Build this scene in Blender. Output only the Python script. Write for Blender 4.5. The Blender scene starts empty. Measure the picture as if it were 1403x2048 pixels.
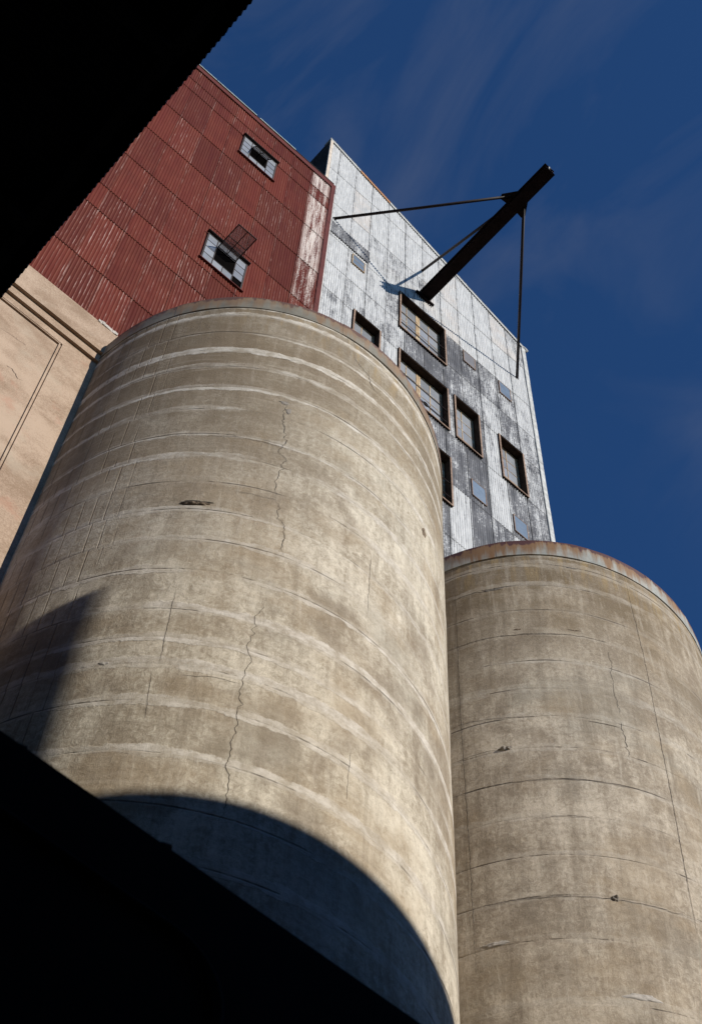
import bpy, math, random
from mathutils import Vector, Matrix, noise as mnoise
from math import radians, sin, cos, pi, sqrt, atan2, floor

# ------------------------------------------------------------------ camera, sky, sun, exposure
S = bpy.context.scene
EYE = Vector((0.0, 0.0, 1.6))
FPX = 3287.46                                   # focal length in photo pixels (1403 x 2048)
RC = ((0.74349449, -0.66795063, 0.03252543),    # world -> camera (x right, y down, z forward)
      (0.60171842, 0.64696450, -0.46837152),
      (0.29180625, 0.36780279, 0.88293273))
cam_d = bpy.data.cameras.new('camera')
cam = bpy.data.objects.new('camera', cam_d)
S.collection.objects.link(cam)
rot = Matrix(((RC[0][0], -RC[1][0], -RC[2][0]), (RC[0][1], -RC[1][1], -RC[2][1]), (RC[0][2], -RC[1][2], -RC[2][2])))
cam.matrix_world = Matrix.Translation(EYE) @ rot.to_4x4()
cam_d.sensor_fit = 'VERTICAL'
cam_d.sensor_height = 36.0
cam_d.sensor_width = 36.0
cam_d.lens = FPX * 36.0 / 2048.0
cam_d.clip_start = 0.05
cam_d.clip_end = 4000
cam_d.dof.use_dof = True
cam_d.dof.focus_distance = 27.0
cam_d.dof.aperture_fstop = 7.1
S.camera = cam

LIGHT = Vector((-0.296, 1.0, -0.3785)).normalized()     # direction the sunlight travels
TOSUN = -LIGHT
SUN_EL = math.asin(TOSUN.z)
SUN_ROT = atan2(TOSUN.x, TOSUN.y)
world = bpy.data.worlds.new('World')
S.world = world
world.use_nodes = True
wn = world.node_tree
wn.nodes.clear()
w_out = wn.nodes.new('ShaderNodeOutputWorld')
w_bg = wn.nodes.new('ShaderNodeBackground')
w_bg.inputs['Strength'].default_value = 0.05
sky = wn.nodes.new('ShaderNodeTexSky')
sky.sky_type = 'NISHITA'
sky.sun_disc = False
sky.sun_elevation = SUN_EL
sky.sun_rotation = SUN_ROT
sky.altitude = 1200
sky.air_density = 1.0
sky.dust_density = 0.2
sky.ozone_density = 2.2
# thin cirrus wisps laid over the whole dome
w_tc = wn.nodes.new('ShaderNodeTexCoord')
w_map = wn.nodes.new('ShaderNodeMapping')
w_map.inputs['Rotation'].default_value = (0.3, 0.5, 0.9)
w_map.inputs['Scale'].default_value = (5.0, 2.2, 3.0)
w_n1 = wn.nodes.new('ShaderNodeTexNoise')
w_n1.inputs['Scale'].default_value = 2.6
w_n1.inputs['Detail'].default_value = 8
w_n1.inputs['Roughness'].default_value = 0.55
w_n1.inputs['Distortion'].default_value = 0.7
w_n2 = wn.nodes.new('ShaderNodeTexNoise')
w_n2.inputs['Scale'].default_value = 2.1
w_n2.inputs['Detail'].default_value = 2
w_r1 = wn.nodes.new('ShaderNodeMapRange')
w_r1.inputs['From Min'].default_value = 0.45
w_r1.inputs['From Max'].default_value = 0.85
w_r2 = wn.nodes.new('ShaderNodeMapRange')
w_r2.inputs['From Min'].default_value = 0.50
w_r2.inputs['From Max'].default_value = 0.66
w_mul = wn.nodes.new('ShaderNodeMath')
w_mul.operation = 'MULTIPLY'
w_mul2 = wn.nodes.new('ShaderNodeMath')
w_mul2.operation = 'MULTIPLY'
w_mul2.inputs[1].default_value = 0.20
w_mix = wn.nodes.new('ShaderNodeMixRGB')
w_mix.inputs['Color2'].default_value = (5.2, 5.4, 6.0, 1)
wl = wn.links.new
wl(w_tc.outputs['Generated'], w_map.inputs['Vector'])
wl(w_map.outputs['Vector'], w_n1.inputs['Vector'])
w_map2 = wn.nodes.new('ShaderNodeMapping')
w_map2.inputs['Location'].default_value = (0.0, 2.0, 0.0)
wl(w_tc.outputs['Generated'], w_map2.inputs['Vector'])
wl(w_map2.outputs['Vector'], w_n2.inputs['Vector'])
wl(w_n1.outputs['Fac'], w_r1.inputs['Value'])
wl(w_n2.outputs['Fac'], w_r2.inputs['Value'])
wl(w_r1.outputs['Result'], w_mul.inputs[0])
wl(w_r2.outputs['Result'], w_mul.inputs[1])
wl(w_mul.outputs[0], w_mul2.inputs[0])
wl(w_mul2.outputs[0], w_mix.inputs['Fac'])
w_tint = wn.nodes.new('ShaderNodeMixRGB')
w_tint.blend_type = 'MULTIPLY'
w_tint.inputs['Fac'].default_value = 1.0
w_tint.inputs['Color2'].default_value = (0.70, 1.37, 2.15, 1)
wl(sky.outputs['Color'], w_tint.inputs['Color1'])
wl(w_tint.outputs['Color'], w_mix.inputs['Color1'])
wl(w_mix.outputs['Color'], w_bg.inputs['Color'])
wl(w_bg.outputs['Background'], w_out.inputs['Surface'])

sun_d = bpy.data.lights.new('sun', 'SUN')
sun_d.energy = 5.0
sun_d.angle = radians(0.53)
sun_d.color = (1.0, 0.95, 0.87)
sun = bpy.data.objects.new('sun', sun_d)
sun.rotation_euler = LIGHT.to_track_quat('-Z', 'Y').to_euler()
sun.location = (30, -60, 60)
S.collection.objects.link(sun)

vs = S.view_settings
vs.view_transform = 'Standard'
vs.look = 'None'
vs.exposure = 0.0
vs.gamma = 1.0
vs.use_curve_mapping = False
try:
    S.cycles.max_bounces = 6
    S.cycles.use_denoising = True
except Exception:
    pass

# ------------------------------------------------------------------ helpers
rnd = random.Random(7)
C = S.collection
WPOS = {}


def ray(u, v):
    d = ((u - 701.5) / FPX, (v - 1024.0) / FPX, 1.0)
    return Vector([sum(RC[i][j] * d[i] for i in range(3)) for j in range(3)])


def at_y(u, v, Y):
    r = ray(u, v)
    return EYE + r * (Y / r.y)


def sstep(a, b, x):
    t = max(0.0, min(1.0, (x - a) / (b - a)))
    return t * t * (3 - 2 * t)


def tag(o, label=None, cat=None, group=None, kind=None):
    if label: o['label'] = label
    if cat: o['category'] = cat
    if group: o['group'] = group
    if kind: o['kind'] = kind
    return o


def thing(name, loc, label, cat, group=None):
    o = bpy.data.objects.new(name, None)
    o.empty_display_size = 0.3
    C.objects.link(o)
    o.location = loc
    WPOS[o] = Vector(loc)
    return tag(o, label, cat, group)


def put(name, me, parent=None, loc=(0, 0, 0), props=None):
    """link a mesh whose vertices are relative to world point loc"""
    o = bpy.data.objects.new(name, me)
    C.objects.link(o)
    w = Vector(loc)
    WPOS[o] = w
    if parent is not None:
        o.parent = parent
        o.location = w - WPOS[parent]
    else:
        o.location = w
    for k, v in (props or {}).items():
        o[k] = v
    return o


def mesh(name, V, F, mat, smooth=False, attrs=None):
    me = bpy.data.meshes.new(name)
    me.from_pydata([tuple(v) for v in V], [], F)
    me.update()
    me.materials.append(mat)
    if smooth:
        me.polygons.foreach_set('use_smooth', [True] * len(me.polygons))
    for an, vals in (attrs or {}).items():
        if isinstance(vals[0], (tuple, list)):
            a = me.attributes.new(an, 'FLOAT_VECTOR', 'POINT')
            a.data.foreach_set('vector', [c for v in vals for c in v])
        else:
            a = me.attributes.new(an, 'FLOAT', 'POINT')
            a.data.foreach_set('value', vals)
    return me


class MB:
    def __init__(s):
        s.V, s.F = [], []

    def quad(s, a, b, c, d):
        n = len(s.V)
        s.V += [Vector(a), Vector(b), Vector(c), Vector(d)]
        s.F.append((n, n + 1, n + 2, n + 3))

    def box(s, x0, x1, y0, y1, z0, z1):
        n = len(s.V)
        s.V += [Vector(p) for p in ((x0, y0, z0), (x1, y0, z0), (x1, y1, z0), (x0, y1, z0), (x0, y0, z1), (x1, y0, z1), (x1, y1, z1), (x0, y1, z1))]
        s.F += [tuple(n + i for i in f) for f in ((0, 3, 2, 1), (4, 5, 6, 7), (0, 1, 5, 4), (1, 2, 6, 5), (2, 3, 7, 6), (3, 0, 4, 7))]
        return s

    def prism(s, pts, d):
        """polygon pts (3d, one plane) extruded by vector d"""
        n = len(s.V)
        k = len(pts)
        d = Vector(d)
        s.V += [Vector(p) for p in pts] + [Vector(p) + d for p in pts]
        s.F.append(tuple(n + i for i in range(k))[::-1])
        s.F.append(tuple(n + k + i for i in range(k)))
        for i in range(k):
            j = (i + 1) % k
            s.F.append((n + i, n + j, n + k + j, n + k + i))
        return s

    def tube(s, pts, r, seg=8):
        pts = [Vector(p) for p in pts]
        n0 = len(s.V)
        for i, p in enumerate(pts):
            t = (pts[min(i + 1, len(pts) - 1)] - pts[max(i - 1, 0)]).normalized()
            a = t.cross(Vector((0, 0, 1)) if abs(t.z) < 0.9 else Vector((1, 0, 0))).normalized()
            b = t.cross(a)
            rr = r[i] if isinstance(r, (list, tuple)) else r
            for k in range(seg):
                q = 2 * pi * k / seg
                s.V.append(p + (a * cos(q) + b * sin(q)) * rr)
        for i in range(len(pts) - 1):
            for k in range(seg):
                j = (k + 1) % seg
                s.F.append((n0 + i * seg + k, n0 + i * seg + j, n0 + (i + 1) * seg + j, n0 + (i + 1) * seg + k))
        s.F.append(tuple(n0 + k for k in range(seg))[::-1])
        e = n0 + (len(pts) - 1) * seg
        s.F.append(tuple(e + k for k in range(seg)))
        return s

    def build(s, name, mat, parent=None, smooth=False, props=None):
        return put(name, mesh(name, s.V, s.F, mat, smooth), parent, (0, 0, 0), props)


# ------------------------------------------------------------------ procedural materials
class NT:
    def __init__(s, name):
        s.m = bpy.data.materials.new(name)
        s.m.use_nodes = True
        s.t = s.m.node_tree
        s.t.nodes.clear()
        s.out = s.t.nodes.new('ShaderNodeOutputMaterial')
        s.b = s.t.nodes.new('ShaderNodeBsdfPrincipled')
        s.t.links.new(s.b.outputs[0], s.out.inputs[0])

    def set(s, sock, v):
        if hasattr(v, 'is_output'):
            s.t.links.new(v, sock)
        elif isinstance(v, (tuple, list)) and sock.type == 'RGBA' and len(v) == 3:
            sock.default_value = (*v, 1)
        else:
            sock.default_value = v

    def inp(s, name, v):
        s.set(s.b.inputs[name], v)

    def pos(s):
        return s.t.nodes.new('ShaderNodeNewGeometry').outputs['Position']

    def attr(s, name, typ='GEOMETRY', out='Fac'):
        n = s.t.nodes.new('ShaderNodeAttribute')
        n.attribute_type = typ
        n.attribute_name = name
        return n.outputs[out]

    def mapv(s, v, sc, loc=(0, 0, 0)):
        n = s.t.nodes.new('ShaderNodeMapping')
        s.set(n.inputs['Vector'], v)
        n.inputs['Scale'].default_value = sc
        s.set(n.inputs['Location'], loc)
        return n.outputs[0]

    def vadd(s, a, b):
        n = s.t.nodes.new('ShaderNodeVectorMath')
        s.set(n.inputs[0], a)
        s.set(n.inputs[1], b)
        return n.outputs[0]

    def comb(s, x, y, z):
        n = s.t.nodes.new('ShaderNodeCombineXYZ')
        for i, v in enumerate((x, y, z)):
            s.set(n.inputs[i], v)
        return n.outputs[0]

    def sep(s, v):
        n = s.t.nodes.new('ShaderNodeSeparateXYZ')
        s.set(n.inputs[0], v)
        return n.outputs

    def noise(s, v, scale=1.0, detail=4, rough=0.55, dist=0.0):
        n = s.t.nodes.new('ShaderNodeTexNoise')
        s.set(n.inputs['Vector'], v)
        n.inputs['Scale'].default_value = scale
        n.inputs['Detail'].default_value = detail
        n.inputs['Roughness'].default_value = rough
        n.inputs['Distortion'].default_value = dist
        return n.outputs['Fac']

    def voro(s, v, scale=1.0):
        n = s.t.nodes.new('ShaderNodeTexVoronoi')
        s.set(n.inputs['Vector'], v)
        n.inputs['Scale'].default_value = scale
        return n.outputs['Distance']

    def rng(s, v, a, b, c=0.0, d=1.0):
        n = s.t.nodes.new('ShaderNodeMapRange')
        n.interpolation_type = 'SMOOTHSTEP'
        s.set(n.inputs['Value'], v)
        s.set(n.inputs['From Min'], a)
        s.set(n.inputs['From Max'], b)
        s.set(n.inputs['To Min'], c)
        s.set(n.inputs['To Max'], d)
        return n.outputs['Result']

    def m2(s, op, a, b=0.0, clamp=False):
        n = s.t.nodes.new('ShaderNodeMath')
        n.operation = op
        n.use_clamp = clamp
        s.set(n.inputs[0], a)
        s.set(n.inputs[1], b)
        return n.outputs[0]

    def mul(s, a, b): return s.m2('MULTIPLY', a, b)
    def add(s, a, b): return s.m2('ADD', a, b)
    def sub(s, a, b): return s.m2('SUBTRACT', a, b)

    def mix(s, f, a, b, mode='MIX'):
        n = s.t.nodes.new('ShaderNodeMixRGB')
        n.blend_type = mode
        s.set(n.inputs[0], f)
        s.set(n.inputs[1], a)
        s.set(n.inputs[2], b)
        return n.outputs[0]

    def bump(s, h, strength=0.3, dist=0.02):
        n = s.t.nodes.new('ShaderNodeBump')
        n.inputs['Strength'].default_value = strength
        n.inputs['Distance'].default_value = dist
        s.set(n.inputs['Height'], h)
        s.t.links.new(n.outputs[0], s.b.inputs['Normal'])


def plain(name, col, rough=0.8, var=0.25, scale=6.0, metal=0.0, bump=0.15, spec=0.2):
    k = NT(name)
    p = k.pos()
    n = k.noise(p, scale, 5, 0.6)
    n2 = k.noise(k.mapv(p, (1, 1, 0.15)), scale * 3, 3, 0.6)
    f = k.rng(k.add(k.mul(n, 0.6), k.mul(n2, 0.4)), 0.3, 0.7)
    lo = tuple(c * (1 - var) for c in col)
    hi = tuple(min(1, c * (1 + var)) for c in col)
    k.inp('Base Color', k.mix(f, lo, hi))
    k.inp('Roughness', rough)
    k.inp('Metallic', metal)
    k.inp('Specular IOR Level', spec)
    k.bump(n2, bump, 0.01)
    return k.m


def concrete_silo(name, light, dark, top_v, mortar, board, seed, jdark):
    """cast concrete; attribute surf = (arc metres, height, fraction inside lift), lifth = lift height"""
    k = NT(name)
    sv = k.attr('surf', out='Vector')
    u, v, w = k.sep(sv)[0], k.sep(sv)[1], k.sep(sv)[2]
    H = k.attr('lifth')
    tone = k.attr('tone', 'OBJECT')
    band = k.attr('band', 'OBJECT')
    uv = k.vadd(k.comb(u, v, 0.0), (seed, seed * 1.7, seed))
    big = k.noise(uv, 0.42, 4, 0.6, 0.3)
    mid = k.noise(uv, 1.7, 6, 0.65, 0.4)
    streak = k.noise(k.mapv(uv, (5.5, 0.55, 1)), 1.0, 6, 0.65)
    streak2 = k.noise(k.mapv(uv, (17, 1.9, 1)), 1.0, 6, 0.75, 0.8)
    fine = k.noise(k.mapv(uv, (1, 0.75, 1)), 15, 6, 0.85, 0.6)
    grit = k.voro(uv, 42)
    f = k.add(k.add(k.mul(big, 0.65), k.mul(mid, 0.6)), k.add(k.mul(streak, 0.60), k.mul(streak2, 0.30)))
    f = k.add(f, k.mul(k.sub(fine, 0.5), 1.15))
    f = k.add(f, k.mul(k.sub(tone, 0.5), 0.10))
    f = k.rng(f, 0.80, 1.40)
    col = k.mix(f, dark, light)
    # warm ochre and grey clouds
    hue = k.rng(k.noise(k.vadd(uv, (40, 7, 3)), 0.8, 5, 0.6), 0.45, 0.68)
    col = k.mix(k.mul(hue, 0.6), col, (0.30, 0.222, 0.135))
    hue2 = k.rng(k.noise(k.vadd(uv, (-20, 31, 3)), 0.65, 5, 0.6), 0.5, 0.7)
    col = k.mix(k.mul(hue2, 0.45), col, (0.29, 0.265, 0.215))
    # dirt run-off under the rim, in streaks
    d_top = k.sub(top_v, v)
    run = k.m2('MULTIPLY', k.rng(k.add(d_top, k.mul(k.sub(big, 0.5), 3.0)), 0.3, 4.6, 1.0, 0.0), k.rng(k.add(k.mul(streak, 0.55), k.mul(mid, 0.5)), 0.38, 0.60))
    col = k.mix(k.mul(run, 0.74 if seed < 10 else 0.92), col, (0.150, 0.108, 0.062))
    drip = k.rng(k.noise(k.mapv(k.vadd(uv, (2, 6, 1)), (4.2, 0.22, 1)), 1.0, 6, 0.68, 0.3), 0.50, 0.68)
    col = k.mix(k.mul(drip, 0.30 if seed < 10 else 0.45), col, (0.17, 0.132, 0.090))
    drip2 = k.rng(k.noise(k.mapv(k.vadd(uv, (17, 3, 1)), (9.0, 0.7, 1)), 1.0, 6, 0.7, 0.3), 0.54, 0.70)
    col = k.mix(k.mul(drip2, 0.35), col, (0.58, 0.51, 0.41))
    old = k.rng(k.noise(k.mapv(k.vadd(uv, (11, -5, 2)), (1.3, 0.8, 1)), 0.7, 6, 0.65, 0.6), 0.50, 0.66)
    col = k.mix(k.mul(old, 0.5), col, (0.185, 0.140, 0.095))
    run2 = k.mul(k.rng(d_top, 0.1, 1.1, 1.0, 0.0), k.rng(streak, 0.48, 0.62))
    col = k.mix(k.mul(run2, 0.45), col, (0.42, 0.30, 0.15))
    if seed < 10:
        # the older, browner pour high on the flank next to the stucco building
        zone = k.mul(k.rng(k.add(u, k.mul(k.sub(big, 0.5), 2.6)), -2.4, 0.2, 1.0, 0.0), k.rng(k.add(v, k.mul(k.sub(mid, 0.5), 4.0)), 17.0, 21.5))
        col = k.mix(k.mul(zone, k.rng(k.add(k.mul(mid, 0.5), k.mul(streak, 0.5)), 0.36, 0.60, 0.35, 0.9)), col, (0.185, 0.138, 0.088))
    # mortar smeared along the lift joints, ragged edges
    db = k.mul(w, H)
    dt = k.sub(H, db)
    med = k.noise(k.mapv(uv, (1.0, 1.6, 1)), 7.0, 5, 0.7)
    wob = k.add(k.mul(k.sub(med, 0.5), 0.16), k.mul(k.sub(k.noise(k.mapv(uv, (1.0, 0.4, 1)), 2.2, 6, 0.7), 0.5), 0.30))
    near = k.m2('MINIMUM', k.add(db, k.mul(wob, 0.7)), k.add(k.mul(dt, 1.5), wob))
    cover = k.rng(k.noise(k.mapv(uv, (0.33, 1.1, 1), (3, 9, 1)), 1.0, 4, 0.6), 0.36, 0.52)
    wid = k.add(0.02, k.mul(k.noise(k.mapv(uv, (0.5, 1.3, 1), (5, 2, 8)), 1.0, 2, 0.5), k.mul(band, 0.14)))
    mband = k.mul(k.rng(near, wid, k.add(wid, 0.035), 1.0, 0.0), k.mul(cover, k.mul(band, mortar)))
    mcol = k.mix(k.rng(k.noise(uv, 5, 5, 0.7), 0.35, 0.65), (0.40, 0.345, 0.27), (0.64, 0.585, 0.505))
    col = k.mix(k.mul(mband, 0.85), col, mcol)
    # hairline joint, broken in places
    jl = k.m2('MINIMUM', k.add(db, k.mul(k.sub(mid, 0.5), 0.03)), dt)
    jline = k.mul(k.rng(jl, 0.004, 0.016, 1.0, 0.0), k.rng(k.noise(k.mapv(uv, (0.9, 1.3, 1), (8, 1, 1)), 1.0, 5, 0.65), 0.50, 0.60))
    col = k.mix(k.mul(jline, jdark), col, (0.07, 0.055, 0.045))
    # board-form lines in part of the surface
    bo = k.m2('FRACT', k.add(k.mul(u, 5.6), k.mul(tone, 3.7)))
    bl = k.rng(k.m2('ABSOLUTE', k.sub(bo, 0.5)), 0.0, 0.07, 1.0, 0.0)
    bmask = k.mul(k.rng(u, board[0], board[1]), k.rng(u, board[2], board[3], 1.0, 0.0))
    bmask = k.mul(bmask, k.rng(k.noise(k.mapv(uv, (5.0, 0.8, 1), (1, 4, 2)), 1.0, 3, 0.5), 0.42, 0.54))
    bl = k.mul(bl, bmask)
    col = k.mix(k.mul(bl, 0.7), col, (0.09, 0.07, 0.05))
    # thin horizontal pour banding
    pour = k.noise(k.mapv(uv, (0.55, 5.0, 1)), 1.0, 6, 0.7, 1.0)
    col = k.mix(k.mul(k.rng(pour, 0.54, 0.72), 0.20), col, (0.60, 0.53, 0.42))
    col = k.mix(k.mul(k.rng(pour, 0.45, 0.30), 0.24), col, (0.16, 0.125, 0.085))
    # pits
    pit = k.mul(k.rng(grit, 0.02, 0.16, 1.0, 0.0), k.rng(k.noise(uv, 5.5, 4, 0.65), 0.48, 0.60))
    col = k.mix(k.mul(pit, 0.6), col, (0.08, 0.065, 0.05))
    k.inp('Base Color', col)
    k.inp('Roughness', 0.92)
    k.inp('Specular IOR Level', 0.2)
    h = k.add(k.add(k.mul(fine, 0.75), k.mul(streak2, 0.25)), k.add(k.mul(mid, 0.8), k.mul(mband, 0.35)))
    h = k.sub(h, k.add(k.mul(jline, 0.9), k.add(k.mul(bl, 0.8), k.mul(pit, 0.6))))
    k.bump(h, 0.7, 0.022)
    return k.m


def red_paint():
    k = NT('red_painted_steel')
    p = k.pos()
    ridge = k.attr('ridge')
    tone = k.attr('tone', 'OBJECT')
    chalk = k.attr('chalk', 'OBJECT')
    bare = k.attr('bare', 'OBJECT')
    st = k.noise(k.mapv(p, (9, 9, 0.5)), 1.0, 5, 0.65)
    st2 = k.noise(k.mapv(p, (40, 40, 1.6)), 1.0, 4, 0.7)
    cl = k.noise(p, 1.6, 5, 0.6)
    spk = k.noise(p, 30, 4, 0.8)
    col = k.mix(k.rng(k.add(k.mul(cl, 0.6), k.mul(tone, 0.4)), 0.3, 0.72), (0.086, 0.0175, 0.0105), (0.124, 0.0255, 0.0150))
    # chalking on the ridges
    rd = k.mul(k.rng(ridge, 0.25, 0.95), k.rng(k.add(k.mul(st, 0.8), k.mul(chalk, 0.36)), 0.42, 0.78))
    col = k.mix(k.mul(rd, 0.30), col, (0.29, 0.125, 0.085))
    hot = k.mul(rd, k.rng(k.add(st2, k.mul(chalk, 0.10)), 0.62, 0.74))
    col = k.mix(k.mul(hot, 0.6), col, (0.58, 0.43, 0.38))
    fleck = k.mul(k.rng(spk, 0.66, 0.74), k.rng(cl, 0.5, 0.62))
    col = k.mix(k.mul(fleck, 0.4), col, (0.45, 0.28, 0.24))
    lap = k.mul(k.rng(k.attr('edge'), 0.0, 0.32, 1.0, 0.0), k.rng(k.add(k.mul(st2, 0.5), k.mul(k.noise(k.mapv(p, (3, 3, 1.1)), 1.0, 4, 0.7), 0.6)), 0.50, 0.68))
    col = k.mix(k.mul(lap, 0.5), col, (0.42, 0.26, 0.22))
    # paint gone down to pale zinc
    bb = k.rng(k.add(k.mul(bare, 1.0), k.add(k.mul(k.sub(st, 0.5), 0.9), k.mul(k.sub(spk, 0.5), 0.8))), 0.46, 0.62)
    gx = k.attr('edge')
    bb = k.mul(bb, gx)
    col = k.mix(bb, col, k.mix(k.rng(st2, 0.4, 0.62), (0.36, 0.27, 0.24), (0.64, 0.58, 0.53)))
    k.inp('Base Color', col)
    k.inp('Roughness', k.rng(st, 0.3, 0.7, 0.5, 0.7))
    k.inp('Specular IOR Level', 0.10)
    k.bump(k.add(k.mul(cl, 1.0), k.mul(spk, 0.15)), 0.25, 0.02)
    return k.m


def white_paint():
    k = NT('peeling_white_galvanized_steel')
    p = k.pos()
    ridge = k.attr('ridge')
    wear = k.attr('wear', 'OBJECT')
    warm = k.attr('warm', 'OBJECT')
    e = k.attr('edge')
    st = k.noise(k.mapv(p, (7, 7, 0.55)), 1.0, 6, 0.7)
    st2 = k.noise(k.mapv(p, (26, 26, 2.2)), 1.0, 5, 0.7)
    cl = k.noise(p, 1.3, 6, 0.62)
    spk = k.noise(k.mapv(p, (24, 24, 14)), 1.0, 5, 0.8)
    a = k.add(k.mul(k.sub(st, 0.5), 1.1), k.add(k.mul(k.sub(cl, 0.5), 0.9), k.mul(k.sub(spk, 0.5), k.add(0.7, k.mul(wear, 1.1)))))
    a = k.mul(k.add(a, k.mul(k.sub(st2, 0.5), 0.5)), k.add(0.55, k.mul(wear, 0.75)))
    a = k.add(a, k.mul(ridge, 0.05))
    paint = k.rng(k.sub(k.add(a, 0.5), wear), -0.24, 0.18)
    wht = k.mix(k.rng(st2, 0.35, 0.68), (0.45, 0.455, 0.455), (0.68, 0.68, 0.67))
    wht = k.mix(k.mul(warm, k.rng(cl, 0.4, 0.6)), wht, (0.66, 0.53, 0.42))
    zinc = k.mix(k.rng(k.add(k.mul(st, 0.6), k.mul(cl, 0.4)), 0.36, 0.64), (0.075, 0.075, 0.082), (0.185, 0.185, 0.195))
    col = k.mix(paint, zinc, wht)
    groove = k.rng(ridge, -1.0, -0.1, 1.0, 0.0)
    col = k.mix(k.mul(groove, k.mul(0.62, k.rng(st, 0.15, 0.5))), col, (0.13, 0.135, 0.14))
    # dirt along lapped side edges
    ed = k.mul(k.rng(e, 0.0, 0.9, 1.0, 0.0), k.rng(k.noise(k.mapv(p, (4, 4, 5)), 1.0, 4, 0.7), 0.42, 0.62))
    col = k.mix(k.mul(ed, 0.6), col, (0.13, 0.125, 0.12))
    k.inp('Base Color', col)
    k.inp('Roughness', 0.6)
    k.inp('Specular IOR Level', 0.15)
    k.bump(k.add(k.mul(cl, 0.8), k.mul(spk, 0.2)), 0.2, 0.02)
    return k.m


def stucco_mat():
    k = NT('tan_stucco')
    p = k.pos()
    big = k.noise(k.mapv(p, (0.55, 0.55, 1.5)), 1.0, 5, 0.6, 0.4)
    mid = k.noise(p, 2.2, 6, 0.65)
    fine = k.noise(p, 45, 4, 0.75)
    f = k.rng(k.add(k.add(k.mul(big, 0.6), k.mul(mid, 0.4)), k.mul(k.sub(fine, 0.5), 0.6)), 0.36, 0.64)
    col = k.mix(f, (0.26, 0.180, 0.122), (0.43, 0.32, 0.235))
    g = k.rng(k.noise(k.vadd(p, (9, 3, 5)), 0.9, 4, 0.6), 0.55, 0.68)
    col = k.mix(k.mul(g, 0.5), col, (0.40, 0.33, 0.25))
    pk = k.rng(k.noise(k.vadd(p, (-9, 3, 5)), 1.2, 5, 0.7), 0.58, 0.70)
    col = k.mix(k.mul(pk, 0.5), col, (0.40, 0.22, 0.15))
    k.inp('Base Color', col)
    k.inp('Roughness', 0.93)
    k.inp('Specular IOR Level', 0.2)
    k.bump(k.add(k.mul(fine, 0.35), mid), 0.4, 0.015)
    return k.m


def rim_metal(name, grey, rust):
    k = NT(name)
    sv = k.attr('surf', out='Vector')
    u, v, w = k.sep(sv)[0], k.sep(sv)[1], k.sep(sv)[2]
    uv = k.comb(u, v, 0.0)
    tone = k.attr('tone', 'OBJECT')
    run = k.noise(k.mapv(uv, (4.2, 0.35, 1)), 1.0, 5, 0.65)
    run2 = k.noise(k.mapv(uv, (13, 0.9, 1)), 1.0, 4, 0.7)
    n = k.noise(uv, 3.0, 5, 0.65)
    col = k.mix(k.rng(n, 0.35, 0.65), tuple(c * 0.7 for c in grey), grey)
    # oxide bleeding down from the top edge
    lim = k.add(k.mul(k.sub(run, 0.5), 2.6), k.add(k.mul(k.sub(run2, 0.5), 0.9), k.add(k.mul(tone, 0.75), -0.22)))
    o = k.rng(k.sub(k.add(k.mul(w, 0.7), lim), 0.36), -0.30, 0.40)
    col = k.mix(k.mul(o, rust), col, k.mix(run2, (0.30, 0.17, 0.075), (0.15, 0.085, 0.045)))
    o2 = k.rng(k.sub(k.add(w, k.mul(k.sub(run2, 0.5), 1.0)), k.add(0.78, k.mul(k.sub(n, 0.5), 0.9))), -0.06, 0.10)
    col = k.mix(k.mul(o2, rust), col, (0.085, 0.035, 0.03))
    k.inp('Base Color', col)
    k.inp('Roughness', 0.62)
    k.inp('Specular IOR Level', 0.35)
    k.bump(n, 0.2, 0.01)
    return k.m


def glass_mat(name, col):
    k = NT(name)
    p = k.pos()
    n = k.noise(p, 5, 5, 0.65)
    tone = k.attr('tone', 'OBJECT')
    col2 = tuple(c * 0.72 for c in col)
    k.inp('Base Color', k.mix(k.rng(k.add(k.mul(n, 0.5), k.mul(tone, 0.5)), 0.25, 0.75), col2, col))
    k.inp('Roughness', k.rng(n, 0.3, 0.7, 0.08, 0.28))
    k.inp('Specular IOR Level', 0.5)
    k.bump(n, 0.06, 0.01)
    return k.m


def wood_mat(name, a, b, peel):
    k = NT(name)
    p = k.pos()
    st = k.noise(k.mapv(p, (14, 14, 1.5)), 1.0, 5, 0.65)
    n = k.noise(p, 9, 5, 0.7)
    col = k.mix(k.rng(k.add(k.mul(st, 0.5), k.mul(n, 0.5)), 0.38, 0.62), a, b)
    col = k.mix(k.mul(k.rng(n, 0.55, 0.66), peel), col, (0.55, 0.56, 0.46))
    k.inp('Base Color', col)
    k.inp('Roughness', 0.8)
    k.bump(st, 0.3, 0.01)
    return k.m


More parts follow.
